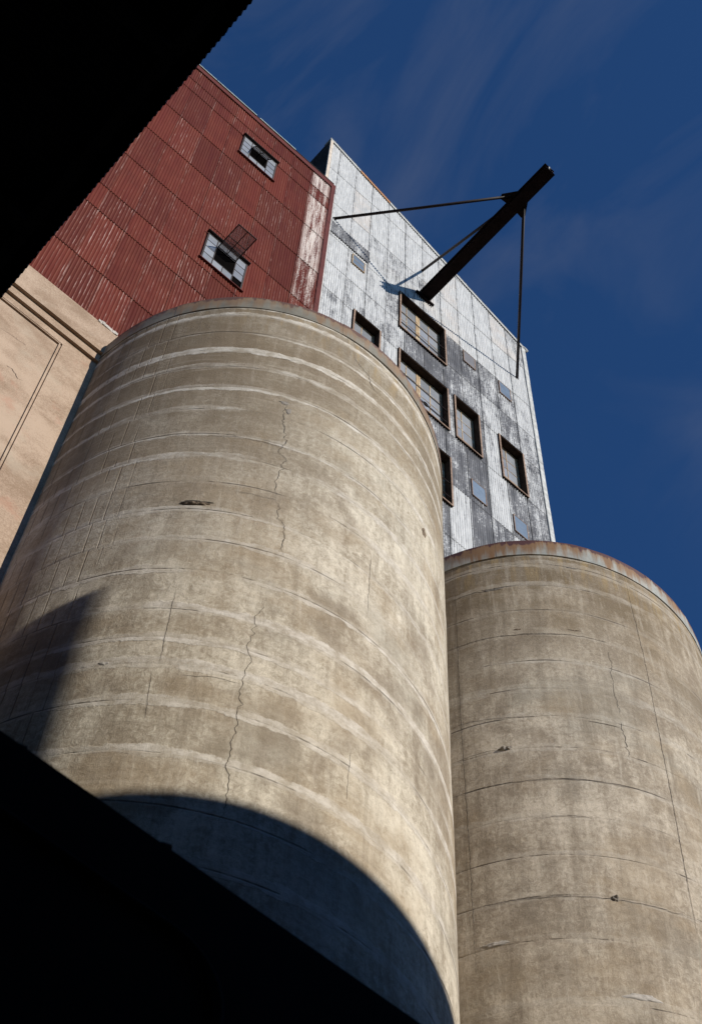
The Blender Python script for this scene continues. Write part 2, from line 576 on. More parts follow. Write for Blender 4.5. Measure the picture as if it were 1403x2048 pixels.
M = dict(
    red=red_paint(), white=white_paint(), stucco=stucco_mat(),
    silo_a=concrete_silo('silo_concrete_tan', (0.66, 0.59, 0.47), (0.275, 0.225, 0.160), 24.4, 1.0, (-5.6, -5.2, -3.4, -2.9), 3.0, 0.5),
    silo_b=concrete_silo('silo_concrete_brown', (0.60, 0.515, 0.40), (0.255, 0.205, 0.148), 24.4, 0.30, (-6.5, -6.2, -5.5, -5.0), 21.0, 0.7),
    rim_a=rim_metal('rim_steel_weathered', (0.22, 0.20, 0.155), 0.75),
    rim_b=rim_metal('rim_steel_rusted', (0.36, 0.36, 0.32), 1.0),
    dark_steel=plain('rusty_dark_steel', (0.013, 0.008, 0.0075), 0.75, 0.4, 8, 0.0, 0.3, 0.06),
    rod_steel=plain('rod_steel', (0.020, 0.013, 0.012), 0.55, 0.3, 8),
    black_steel=plain('shade_black_steel', (0.006, 0.0055, 0.0055), 0.85, 0.3, 3),  # near-black colour carries the deep shade on the partition
    gallery=plain('gallery_shade_black', (0.010, 0.009, 0.009), 0.9, 0.3, 4),  # deep shade under the gallery is put into this near-black
    fascia=plain('red_fascia', (0.100, 0.022, 0.015), 0.55, 0.2, 5),
    cap=plain('pale_green_cap', (0.42, 0.50, 0.47), 0.6, 0.2, 9),
    trim=plain('pale_zinc_trim', (0.46, 0.46, 0.44), 0.6, 0.3, 7),
    rust_trim=plain('rust_bled_trim', (0.42, 0.22, 0.11), 0.7, 0.4, 3),
    warm_trim=plain('warm_pale_trim', (0.54, 0.46, 0.38), 0.7, 0.25, 6),
    wood=wood_mat('weathered_casing_wood', (0.17, 0.105, 0.07), (0.31, 0.20, 0.135), 0.15),
    sash=wood_mat('ochre_sash_wood', (0.26, 0.165, 0.085), (0.46, 0.33, 0.185), 0.8),
    liner=plain('shade_dark_liner', (0.036, 0.023, 0.016), 0.9, 0.4, 6, 0.0, 0.2, 0.05),  # shade inside the window recesses, painted into the wood colour
    shaded_sheet=plain('shade_brown_sheet', (0.055, 0.038, 0.030), 0.85, 0.5, 2, 0.0, 0.2, 0.05),  # dark brown stands in for shade on the tower's side wall
    steel_sash=plain('dark_window_bar', (0.045, 0.036, 0.032), 0.6, 0.3, 12),
    glass=glass_mat('dusty_glass', (0.30, 0.315, 0.34)),
    glass_blue=glass_mat('blue_panel_glass', (0.20, 0.25, 0.31)),
    panel_grey=plain('grey_panel', (0.17, 0.165, 0.17), 0.45, 0.15, 4),
    dark_room=plain('unlit_room_black', (0.004, 0.0035, 0.0035), 0.95, 0.2, 2, 0.0, 0.1, 0.0),  # near-black stands in for the unlit rooms behind the windows
    body=plain('tar_paper', (0.03, 0.028, 0.027), 0.9, 0.2, 2),
    crack=plain('crack_dark', (0.055, 0.044, 0.034), 0.95, 0.4, 12),
    spall=plain('spalled_aggregate', (0.20, 0.15, 0.105), 0.95, 0.5, 26, 0, 0.8),
    plug=plain('mortar_plug', (0.23, 0.20, 0.165), 0.9, 0.3, 14),
    mortar=plain('pale_mortar', (0.44, 0.40, 0.35), 0.9, 0.2, 9),
    asphalt=plain('asphalt', (0.045, 0.044, 0.043), 0.95, 0.3, 5),
    brick=plain('dark_brick', (0.11, 0.055, 0.04), 0.9, 0.3, 4),
    roof=plain('roof_felt', (0.05, 0.05, 0.05), 0.95, 0.2, 3),
)

# ------------------------------------------------------------------ main dimensions (metres)
U = 0.77                                # one survey unit; silo radius = 4 units
RS = 4.0 * U                            # silo radius
SILO = [(7.944 * U, 13.529 * U), ((7.944 + 8.012) * U, 13.533 * U)]
HB = 1.6 + 29.751 * U                   # bottom of the rim flashing
YF = 13.40 * U                          # plane of the corrugated fronts
YS = 13.29 * U                          # plane of the stucco wall
K = YF / 17.29                          # survey plane -> metres


def fx(x): return x * K
def fz(z): return 1.6 + z * K


# ------------------------------------------------------------------ ground
g = MB()
g.quad((-600, -600, 0), (600, -600, 0), (600, 600, 0), (-600, 600, 0))
tag(g.build('ground', M['asphalt']), kind='structure')


# ------------------------------------------------------------------ silos
def silo_hit(which, u, v):
    r = ray(u, v)
    cx, cy = SILO[which]
    a = r.x ** 2 + r.y ** 2
    b = r.x * cx + r.y * cy
    c = cx * cx + cy * cy - RS * RS
    t = (b - sqrt(max(0.0, b * b - a * c))) / a
    p = EYE + r * t
    return atan2(p.x - cx, -(p.y - cy)), p.z       # angle 0 faces -y, positive towards +x


def cyl(which, th, z, rr):
    cx, cy = SILO[which]
    return Vector((cx + rr * sin(th), cy - rr * cos(th), z))


NSEG = 168
JOINTS = [
    [29.35, 28.5, 27.63, 26.89, 25.99, 25.08, 24.09, 23.29, 22.37, 21.43, 20.55, 19.67, 18.61, 17.91, 17.27, 16.47, 15.44, 14.5, 13.6, 12.7, 11.8, 10.9, 10.0, 9.1, 8.2, 7.3, 6.4, 5.5, 4.6, 3.7, 2.8, 1.9, 1.0, 0.1, -0.9],
    [29.37, 28.52, 27.57, 26.69, 25.77, 24.85, 23.99, 23.07, 22.17, 21.2, 20.25, 19.31, 18.37, 17.08, 16.2, 15.3, 14.4, 13.5, 12.6, 11.7, 10.8, 9.9, 9.0, 8.1, 7.2, 6.3, 5.4, 4.5, 3.6, 2.7, 1.8, 0.9, 0.0, -0.9]]
SILO_LABEL = ['tan concrete silo with pale mortar bands, standing below the red corrugated building',
              'brown concrete silo with rust-streaked rim, standing below the peeling white corrugated tower']


def bulge(which, th, z):
    return 0.012 * mnoise.noise(Vector((th * 2.2, z * 0.35, which * 9.1))) + 0.006 * mnoise.noise(Vector((th * 6.0, z * 1.4, 4 + which * 9.1)))


def ring_mesh(which, z0, z1, seed):
    H = z1 - z0
    lev = [0.0, 0.012, 0.045] + [i / 6 * H for i in range(1, 6)] + [H - 0.035, H - 0.010, H]
    ins = [0.005, 0.0015, 0.0] + [0.0] * 5 + [0.0, 0.001, 0.003]
    V, F, A, Hh = [], [], [], []
    n = NSEG + 1
    for li, (dz, ii) in enumerate(zip(lev, ins)):
        for s in range(n):
            th = -pi + 2 * pi * s / NSEG
            bul = bulge(which, th, z0 + dz)
            edge = ii * max(0.0, 0.25 + 2.2 * mnoise.noise(Vector((th * 3, seed * 3.3, 2))))
            p = cyl(which, th, z0 + dz, RS + bul - edge + seed_off(seed))
            if li == 0: p.z += 0.004 * mnoise.noise(Vector((th * 9, seed * 1.3, 0)))
            V.append(p)
            A.append((th * RS, z0 + dz, dz / H))
            Hh.append(H)
    for li in range(len(lev) - 1):
        for s in range(NSEG):
            a = li * n + s
            F.append((a, a + 1, a + 1 + n, a + n))
    return V, F, A, Hh


def seed_off(seed):
    return 0.0022 * sin(seed * 12.9898 + 1.7)


for wi in (0, 1):
    cx, cy = SILO[wi]
    root = thing('concrete_silo', (cx, cy, 0), SILO_LABEL[wi], 'silo', 'cast concrete silos side by side')
    zs = [HB + 0.02] + [1.6 + j * U for j in JOINTS[wi]] + [0.0]
    for i in range(len(zs) - 1):
        z1, z0 = zs[i], zs[i + 1]
        if z1 - z0 < 0.05:
            continue
        V, F, A, Hh = ring_mesh(wi, z0, z1, i + wi * 40)
        me = mesh('concrete_lift', V, F, M['silo_a' if wi == 0 else 'silo_b'], True, {'surf': A, 'lifth': Hh})
        r2 = random.Random(i * 7 + wi)
        put('concrete_lift', me, root, (0, 0, 0), {'tone': r2.random(), 'band': 0.35 + 0.9 * r2.random()})
    # core, so that the joints never show daylight
    core = MB()
    V = [cyl(wi, 2 * pi * s / 64, z, RS - 0.05) for z in (0.0, HB + 0.2) for s in range(64)]
    F = [(s, (s + 1) % 64, 64 + (s + 1) % 64, 64 + s) for s in range(64)] + [tuple(range(64, 128))]
    put('core', mesh('core', V, F, M['silo_b'], False, {'surf': [(0, 0, 0.5)] * 128, 'lifth': [0.7] * 128}), root, (0, 0, 0), {'tone': 0.2, 'band': 0.0})
    # rim flashing in lapped sheets
    nsh = 15
    ht = 0.42 if wi == 0 else 0.46
    for q in range(nsh):
        a0 = -pi + 2 * pi * q / nsh + 0.12 * wi
        a1 = a0 + 2 * pi / nsh + 0.012
        off = 0.012 + 0.004 * (q % 2)
        V, F, A = [], [], []
        ns = 14
        prof = [(-0.006, off + 0.004), (0.0, off + 0.0), (0.02, off), (ht * 0.5, off + 0.003), (ht - 0.02, off), (ht, off - 0.004), (ht + 0.012, off - 0.05), (ht + 0.012, -0.30)]
        prof = [(0.01, -0.06)] + [(-0.006, off - 0.03)] + prof
        for dz, dr in prof:
            for s in range(ns + 1):
                th = a0 + (a1 - a0) * s / ns
                dent = 0.004 * mnoise.noise(Vector((th * 14, dz * 6, q + 20 * wi)))
                V.append(cyl(wi, th, HB + dz + dent * 0.6, RS + dr + dent))
                A.append((th * RS, HB + dz, max(0, min(1, dz / ht))))
        for r in range(len(prof) - 1):
            for s in range(ns):
                a = r * (ns + 1) + s
                F.append((a, a + 1, a + ns + 2, a + ns + 1))
        rr = random.Random(q * 3 + wi)
        put('rim_flashing', mesh('rim_flashing', V, F, M['rim_a' if wi == 0 else 'rim_b'], False, {'surf': A}), root, (0, 0, 0), {'tone': max(0.0, min(1.0, (0.25 + 0.28 * ((a0 + a1) / 2 + 1.2) if wi == 0 else 0.72 - 0.42 * ((a0 + a1) / 2 + 0.9)) + 0.30 * (rr.random() - 0.5)))})
    V = [cyl(wi, 2 * pi * s / 64, HB + ht - 0.02, RS - 0.1) for s in range(64)]
    put('roof_slab', mesh('roof_slab', V, [tuple(range(64))], M['roof']), root)

    def ribbon(name, pts, width, mat, jit, seed, steps=7, lift=0.004):
        """wandering strip on the silo skin through photo points"""
        r3 = random.Random(seed)
        P = [silo_hit(wi, *p) for p in pts]
        Q = []
        for (t0, y0), (t1, y1) in zip(P[:-1], P[1:]):
            L = sqrt(((t1 - t0) * RS) ** 2 + (y1 - y0) ** 2)
            ns = max(2, int(L / 0.045))
            for s in range(ns):
                f = s / ns
                Q.append((t0 + (t1 - t0) * f, y0 + (y1 - y0) * f))
        Q.append(P[-1])
        V, F = [], []
        n = len(Q)
        for i, (t, z) in enumerate(Q):
            j = jit * mnoise.noise(Vector((i * 0.17, seed, 0))) + jit * 0.8 * mnoise.noise(Vector((i * 0.61, seed, 5))) + jit * 0.5 * mnoise.noise(Vector((i * 1.7, seed, 7)))
            jz = jit * 0.7 * mnoise.noise(Vector((i * 0.4, seed, 9)))
            dt = Q[min(i + 1, n - 1)][0] - Q[max(i - 1, 0)][0]
            dz = Q[min(i + 1, n - 1)][1] - Q[max(i - 1, 0)][1]
            L = sqrt((dt * RS) ** 2 + dz ** 2) + 1e-9
            nt, nz = -dz / L, dt * RS / L
            tap = min(1.0, 6.0 * min(i, n - 1 - i) / n + 0.15)
            wd = width * tap * (0.55 + 0.9 * abs(mnoise.noise(Vector((i * 0.5, seed, 3)))))
            for sgn in (-1, 1):
                V.append(cyl(wi, t + (j + nt * wd * sgn * 0.5) / RS, z + jz + nz * wd * sgn * 0.5, RS + bulge(wi, t, z) + lift))
        for i in range(n - 1):
            F.append((2 * i, 2 * i + 1, 2 * i + 3, 2 * i + 2))
        put(name, mesh(name, V, F, mat), root)

    def blob(name, u, v, w, h, d, mat, seed, hollow=False):
        """small ragged lump or broken-out patch on the skin"""
        t0, z0 = silo_hit(wi, u, v)
        V, F = [], []
        nr, na = 5, 22
        for i in range(nr + 1):
            f = i / nr
            for a in range(na):
                q = 2 * pi * a / na
                e = 1 + 0.55 * mnoise.noise(Vector((cos(q) * 1.6, sin(q) * 1.6, seed))) + 0.40 * mnoise.noise(Vector((cos(q) * 5, sin(q) * 5, seed)))
                dx = cos(q) * w * f * e
                dz = sin(q) * h * f * e
                out = d * (1 - f ** 3) * (0.6 + 0.9 * mnoise.noise(Vector((dx * 25, dz * 25, seed))))
                V.append(cyl(wi, t0 + dx / RS, z0 + dz, RS + bulge(wi, t0 + dx / RS, z0 + dz) + 0.0035 + (out if i < nr else -0.006)))
        for i in range(nr):
            for a in range(na):
                b = (a + 1) % na
                F.append((i * na + a, i * na + b, (i + 1) * na + b, (i + 1) * na + a))
        put(name, mesh(name, V, F, mat), root)

    if wi == 0:
        ribbon('crack', [(574, 800), (566, 845), (570, 880), (560, 905), (571, 918), (552, 960), (549, 1000)], 0.0085, M['crack'], 0.05, 3)
        ribbon('crack', [(549, 1000), (556, 1030), (572, 1062), (560, 1110)], 0.0085, M['crack'], 0.06, 5)
        ribbon('crack', [(532, 1195), (520, 1225), (509, 1240), (500, 1290), (494, 1335), (483, 1373), (478, 1420), (466, 1462), (458, 1530), (452, 1596), (440, 1660)], 0.0085, M['crack'], 0.05, 8)
        ribbon('crack', [(400, 872), (470, 873), (540, 888), (602, 908)], 0.010, M['crack'], 0.03, 11)
        ribbon('crack', [(470, 982), (505, 990), (540, 998), (556, 1004)], 0.009, M['crack'], 0.04, 14)
        ribbon('crack', [(545, 715), (570, 720), (592, 722)], 0.0085, M['crack'], 0.03, 15)
        ribbon('crack', [(345, 1352), (380, 1352), (430, 1356), (480, 1368)], 0.008, M['crack'], 0.03, 16)
        ribbon('crack', [(705, 712), (730, 745), (755, 790)], 0.012, M['crack'], 0.06, 17)
        for a in ((352, 1178, 318, 1330), (303, 1345, 290, 1440), (700, 1500, 692, 1600), (742, 1110, 735, 1230)):
            ribbon('crack', [(a[0], a[1]), ((a[0] + a[2]) / 2, (a[1] + a[3]) / 2), (a[2], a[3])], 0.006, M['crack'], 0.012, a[0])
        blob('spalled_hole', 394, 1006, 0.185, 0.042, 0.006, M['crack'], 2.0)  # dark patch painted for the shade inside the broken-out hollow
        blob('spalled_rubble', 390, 1009, 0.14, 0.026, 0.030, M['spall'], 2.6)
        blob('mortar_patch', 570, 806, 0.085, 0.045, 0.006, M['plug'], 6.0)
        blob('mortar_patch', 577, 822, 0.04, 0.09, 0.006, M['plug'], 6.7)
        blob('mortar_patch', 208, 1327, 0.055, 0.03, 0.008, M['mortar'], 7.0)
        blob('spalled_hole', 846, 1066, 0.05, 0.10, 0.02, M['spall'], 9.0)
    else:
        ribbon('form_seam', [(1247, 1152), (1290, 1330), (1335, 1560), (1378, 1790), (1400, 1900)], 0.009, M['crack'], 0.012, 31)
        ribbon('form_seam', [(908, 1150), (920, 1420), (938, 1700), (952, 1960)], 0.009, M['crack'], 0.012, 32)
        ribbon('crack', [(1212, 1296), (1222, 1340), (1226, 1380), (1238, 1430)], 0.008, M['crack'], 0.05, 33)
        ribbon('crack', [(1240, 1445), (1250, 1480), (1254, 1512)], 0.012, M['crack'], 0.05, 34)
        ribbon('crack', [(1176, 1442), (1205, 1447), (1240, 1456)], 0.018, M['crack'], 0.025, 35)
        ribbon('crack', [(903, 1457), (960, 1442), (1010, 1436), (1082, 1434)], 0.008, M['crack'], 0.025, 36)
        ribbon('crack', [(902, 1530), (960, 1508), (1000, 1499)], 0.0085, M['crack'], 0.025, 37)
        ribbon('crack', [(905, 1597), (960, 1578), (1010, 1567), (1090, 1560), (1170, 1561), (1250, 1575), (1310, 1590)], 0.0085, M['crack'], 0.03, 38)
        ribbon('crack', [(1060, 1638), (1120, 1634), (1190, 1637)], 0.008, M['crack'], 0.03, 39)
        ribbon('crack', [(914, 1831), (970, 1812), (1030, 1801), (1130, 1793), (1220, 1797), (1300, 1812), (1400, 1845)], 0.010, M['crack'], 0.03, 40)
        ribbon('crack', [(900, 1300), (960, 1280), (1010, 1272), (1080, 1269), (1160, 1273), (1220, 1289)], 0.012, M['crack'], 0.03, 41)
        ribbon('crack', [(900, 1205), (935, 1190), (975, 1182), (1003, 1178)], 0.018, M['crack'], 0.05, 42)
        blob('mortar_patch', 983, 1180, 0.16, 0.035, 0.012, M['plug'], 11.0)
        blob('mortar_plug', 1009, 1498, 0.09, 0.035, 0.05, M['plug'], 12.0)
        blob('mortar_plug', 1230, 1796, 0.05, 0.05, 0.04, M['plug'], 13.0)
        blob('spalled_hole', 1034, 1259, 0.065, 0.022, 0.012, M['spall'], 14.0)
        blob('spalled_hole', 1146, 1261, 0.09, 0.015, 0.010, M['spall'], 15.0)
        blob('spalled_hole', 1143, 1136, 0.10, 0.02, 0.010, M['plug'], 16.0)
        blob('mortar_patch', 1288, 1995, 0.20, 0.05, 0.008, M['mortar'], 17.0)
        blob('mortar_patch', 990, 1888, 0.16, 0.035, 0.008, M['mortar'], 18.0)

# ------------------------------------------------------------------ corrugated sheets
PER = 6


def corr_cells(x0, x1, z0, z1, holes, amp, pitch, topf, ybot, ytop):
    """vertical-ribbed sheet as strips, with rectangular openings and an optional raking top"""
    n = max(1, int(round((x1 - x0) / pitch))) * PER
    V, F, Rg, Ed = [], [], [], []
    w = x1 - x0

    def vert(x, z):
        ph = (x - x0) / w * (n / PER) * 2 * pi
        c = cos(ph)
        f = (z - z0) / (z1 - z0)
        V.append(Vector((x - x0, -amp * c + ybot + (ytop - ybot) * f, z - z0)))
        Rg.append(c)
        Ed.append(min(1.0, min(x - x0, x1 - x) / (0.18 * w)))
        return len(V) - 1
    grid = {}

    def gv(i, z):
        key = (i, round(z, 5))
        if key not in grid:
            grid[key] = vert(x0 + w * i / n, z)
        return grid[key]
    for i in range(n):
        xa, xb = x0 + w * i / n, x0 + w * (i + 1) / n
        xm = (xa + xb) / 2
        iv = [(z0, z1)]
        for (hx0, hx1, hz0, hz1) in holes:
            if hx0 < xm < hx1:
                nv = []
                for a, b in iv:
                    if hz1 <= a or hz0 >= b:
                        nv.append((a, b))
                    else:
                        if hz0 > a: nv.append((a, hz0))
                        if hz1 < b: nv.append((hz1, b))
                iv = nv
        for a, b in iv:
            if topf:
                ta, tb = min(b, topf(xa)), min(b, topf(xb))
                if ta <= a + 0.01 or tb <= a + 0.01:
                    continue
                F.append((gv(i, a), gv(i + 1, a), gv(i + 1, tb), gv(i, ta)))
            else:
                F.append((gv(i, a), gv(i + 1, a), gv(i + 1, b), gv(i, b)))
    return V, F, Rg, Ed


SHEETS = {}


def sheet(parent, x0, x1, z0, z1, y, mat, props, holes=(), topf=None, side=0, amp=0.008, pitch=0.063, tilt=-0.011):
    hs = [h for h in holes if h[0] < x1 and h[1] > x0 and h[2] < z1 and h[3] > z0]
    cut = bool(hs) or (topf is not None and (min(topf(x0), topf(x1)) < z1))
    key = (round(x1 - x0, 3), round(z1 - z0, 3), mat.name)
    if cut or key not in SHEETS:
        V, F, Rg, Ed = corr_cells(x0, x1, z0, z1, hs, amp, pitch, topf if cut else None, tilt, 0.003)
        if not F:
            return None
        me = mesh('corrugated_sheet', V, F, mat, True, {'ridge': Rg, 'edge': Ed})
        if not cut:
            SHEETS[key] = me
    else:
        me = SHEETS[key]
    return put('corrugated_sheet', me, parent, (x0, y - 0.003 * side, z0), props)


# ------------------------------------------------------------------ stucco building under the red cladding
zc = lambda u, v: at_y(u, v, YS).z
sb = thing('stucco_building', (-1.0, YS, 0), 'tan stucco building with recessed wall panel and cornice, beside the tan silo', 'building')
zt = at_y(129, 620, YF).z                   # where the cladding begins
L1 = 0.5 * (at_y(24.8, 571.3, YS - .06).z + at_y(199.3, 706.5, YS - .06).z)
L2 = 0.5 * (at_y(16.2, 583.3, YS - .03).z + at_y(189.9, 720, YS - .03).z)
pr = at_y(125.7, 688.5, YS)
XL, XR = -9.0, SILO[0][0] - RS + 0.12
PX1, PZ1 = pr.x, pr.z
PXI, PZI = PX1 - 0.088, PZ1 - 0.10
PX0 = PX1 - 2.6
w = MB()
DPT = 0.9
w.box(XL, PX0, YS, YS + DPT, 0, L2)
w.box(PX1, XR, YS, YS + DPT, 0, L2)
w.box(PX0, PX1, YS, YS + DPT, PZ1, L2 - 0.001)
w.box(PX0 + 0.088, PXI, YS + 0.012, YS + DPT - 0.01, 0.0, PZI)
w.build('wall', M['stucco'], sb)
w = MB()
w.box(PX0 + 0.001, PX1 - 0.001, YS + 0.028, YS + DPT - 0.02, PZI - 0.001, PZ1 - 0.001)
w.box(PXI + 0.001, PX1 - 0.001, YS + 0.028, YS + DPT - 0.02, 0.0, PZI - 0.002)
w.box(PX0 + 0.001, PX0 + 0.087, YS + 0.028, YS + DPT - 0.02, 0.0, PZI - 0.002)
w.build('panel_recess', M['stucco'], sb)
w = MB()
a, b = 0.030, 0.052
w.box(PX0 + 0.04, PX1 - a, YS - 0.004, YS + 0.027, PZ1 - b, PZ1 - a)
w.box(PX1 - b, PX1 - a, YS - 0.004, YS + 0.027, 0.0, PZ1 - b)
w.build('panel_moulding', M['stucco'], sb)
w = MB()
w.box(XL, XR, YS - 0.055, YS + DPT, L2 + 0.001, L1)
w.build('cornice_course', M['stucco'], sb)
w = MB()
w.box(XL, XR, YS - 0.115, YS + DPT, L1 + 0.001, zt + 0.05)
w.build('cornice_course', M['stucco'], sb)
w = MB()
nb = 26
pts = [(XL, zt + 0.05)] + [(1.0 + (XR - 1.0) * i / nb, zt + 0.05 + 0.035 * rnd.random() + 0.03 * (i % 2)) for i in range(nb + 1)]
for (xa, za), (xb, zb) in zip(pts[:-1], pts[1:]):
    w.prism([(xa, YS - 0.10, zt + 0.02), (xb, YS - 0.10, zt + 0.02), (xb, YS - 0.03, zb + 0.02), (xa, YS - 0.03, za + 0.02)], (0, 0.05, 0))
w.build('cement_fillet', M['stucco'], sb)
w = MB()
for i in range(14):
    x = XR - 0.05 - 0.33 * i / 13
    w.box(x - 0.02, x + 0.022, YS - 0.115 - 0.02 * rnd.random(), YS, zt + 0.03, zt + 0.09 + 0.05 * rnd.random())
w.build('cement_patch', M['mortar'], sb)


def wall_crack(pts, width, seed):
    V, F = [], []
    Q = []
    for p0, p1 in zip(pts[:-1], pts[1:]):
        for s in range(6):
            f = s / 6
            Q.append((p0[0] + (p1[0] - p0[0]) * f, p0[1] + (p1[1] - p0[1]) * f))
    Q.append(pts[-1])
    for i, (u_, v_) in enumerate(Q):
        p = at_y(u_, v_, YS + 0.009)
        j = 0.02 * mnoise.noise(Vector((i * 0.6, seed, 0)))
        for sg in (-1, 1):
            V.append(p + Vector((j + sg * width * 0.35, 0, j + sg * width * 0.35)))
    for i in range(len(Q) - 1):
        F.append((2 * i, 2 * i + 1, 2 * i + 3, 2 * i + 2))
    put('crack', mesh('crack', V, F, M['crack']), sb)


wall_crack([(14, 731), (25, 738), (36, 757), (48, 762)], 0.012, 4)
wall_crack([(0, 655), (20, 668), (52, 690)], 0.007, 7)

# ------------------------------------------------------------------ red clad headhouse
RZ = [40.05, 43.63, 47.5, 49.52, 53.36, 57.24, 61.1, 64.9, 66.3, 67.95, 68.45]     # survey heights on plane 17.29
RX = [(4.38 + 1.026 * (i - 5)) * 0.98631 for i in range(13)]
RXE = 11.60
red = thing('red_headhouse', (fx(5), YF, fz(40)), 'dark red corrugated steel headhouse above the tan stucco building', 'building', None)
R1 = (fx(6.97), fx(8.63), fz(62.50), fz(64.75))
R2 = (fx(6.86), fx(8.50), fz(50.02), fz(52.40))
for ri in range(len(RZ) - 2):
    z0, z1 = fz(RZ[ri]), fz(RZ[ri + 1])
    cols = RX[:12]
    for ci, xs in enumerate(cols):
        xe = xs + 1.026 * 0.98631
        if xs > RXE - 0.2:
            continue
        xe = min(xe, RXE - 0.15)
        if xe - xs < 0.2:
            continue
        r4 = random.Random(ri * 31 + ci * 7)
        bare = 0.0
        if ci == 11: bare = [0, .25, .35, .42, .5, .62, .6, .45, .62][ri] if ri < 9 else 0
        if ci == 10 and ri in (5, 6): bare = 0.28
        if ci == 8 and ri == 5: bare = 0.22
        sheet(red, fx(xs) - 0.012, fx(xe) + 0.012, z0 - 0.05 + 0.012 * (r4.random() - 0.5), z1, YF, M['red'],
              {'tone': r4.random(), 'chalk': 0.25 + 0.75 * r4.random() * (1.25 - ri / 12), 'bare': bare}, [], None, ci % 2)
w = MB()
w.box(fx(RX[0]), fx(RXE) - 0.02, YF + 0.02, YF + 4.0, fz(40.05), fz(68.3))
w.build('wall', M['body'], red)
xa, xb = fx(RX[0]), fx(RXE) + 0.015
w = MB()
w.box(xa, xb, YF - 0.034, YF - 0.014, fz(67.93), fz(68.42))
w.build('fascia', M['fascia'], red)
w = MB()
w.box(xa, fx(11.5), YF - 0.048, YF + 4.0, fz(68.42) + 0.001, fz(68.42) + 0.022)
w.build('roof', M['roof'], red)
i = 0
x = xa
while x < fx(9.3):
    L = 0.9 + 0.5 * rnd.random()
    w = MB()
    w.box(x, min(x + L, fx(9.35)), YF - 0.062, YF - 0.049, fz(68.42) - 0.02, fz(68.42) + 0.02)
    w.build('drip_edge', M['cap'], red)
    x += L + (0.02 if i % 3 else 0.10)
    i += 1
for j in range(6):
    w = MB()
    za, zb = fz(40.4) + (fz(67.9) - fz(40.4)) * j / 6, fz(40.4) + (fz(67.9) - fz(40.4)) * (j + 1) / 6
    w.box(fx(RXE) - 0.11, fx(RXE) + 0.006, YF - 0.032 - 0.003 * (j % 2), YF - 0.012, za, zb + 0.03)
    w.build('corner_flashing', M['fascia'], red)


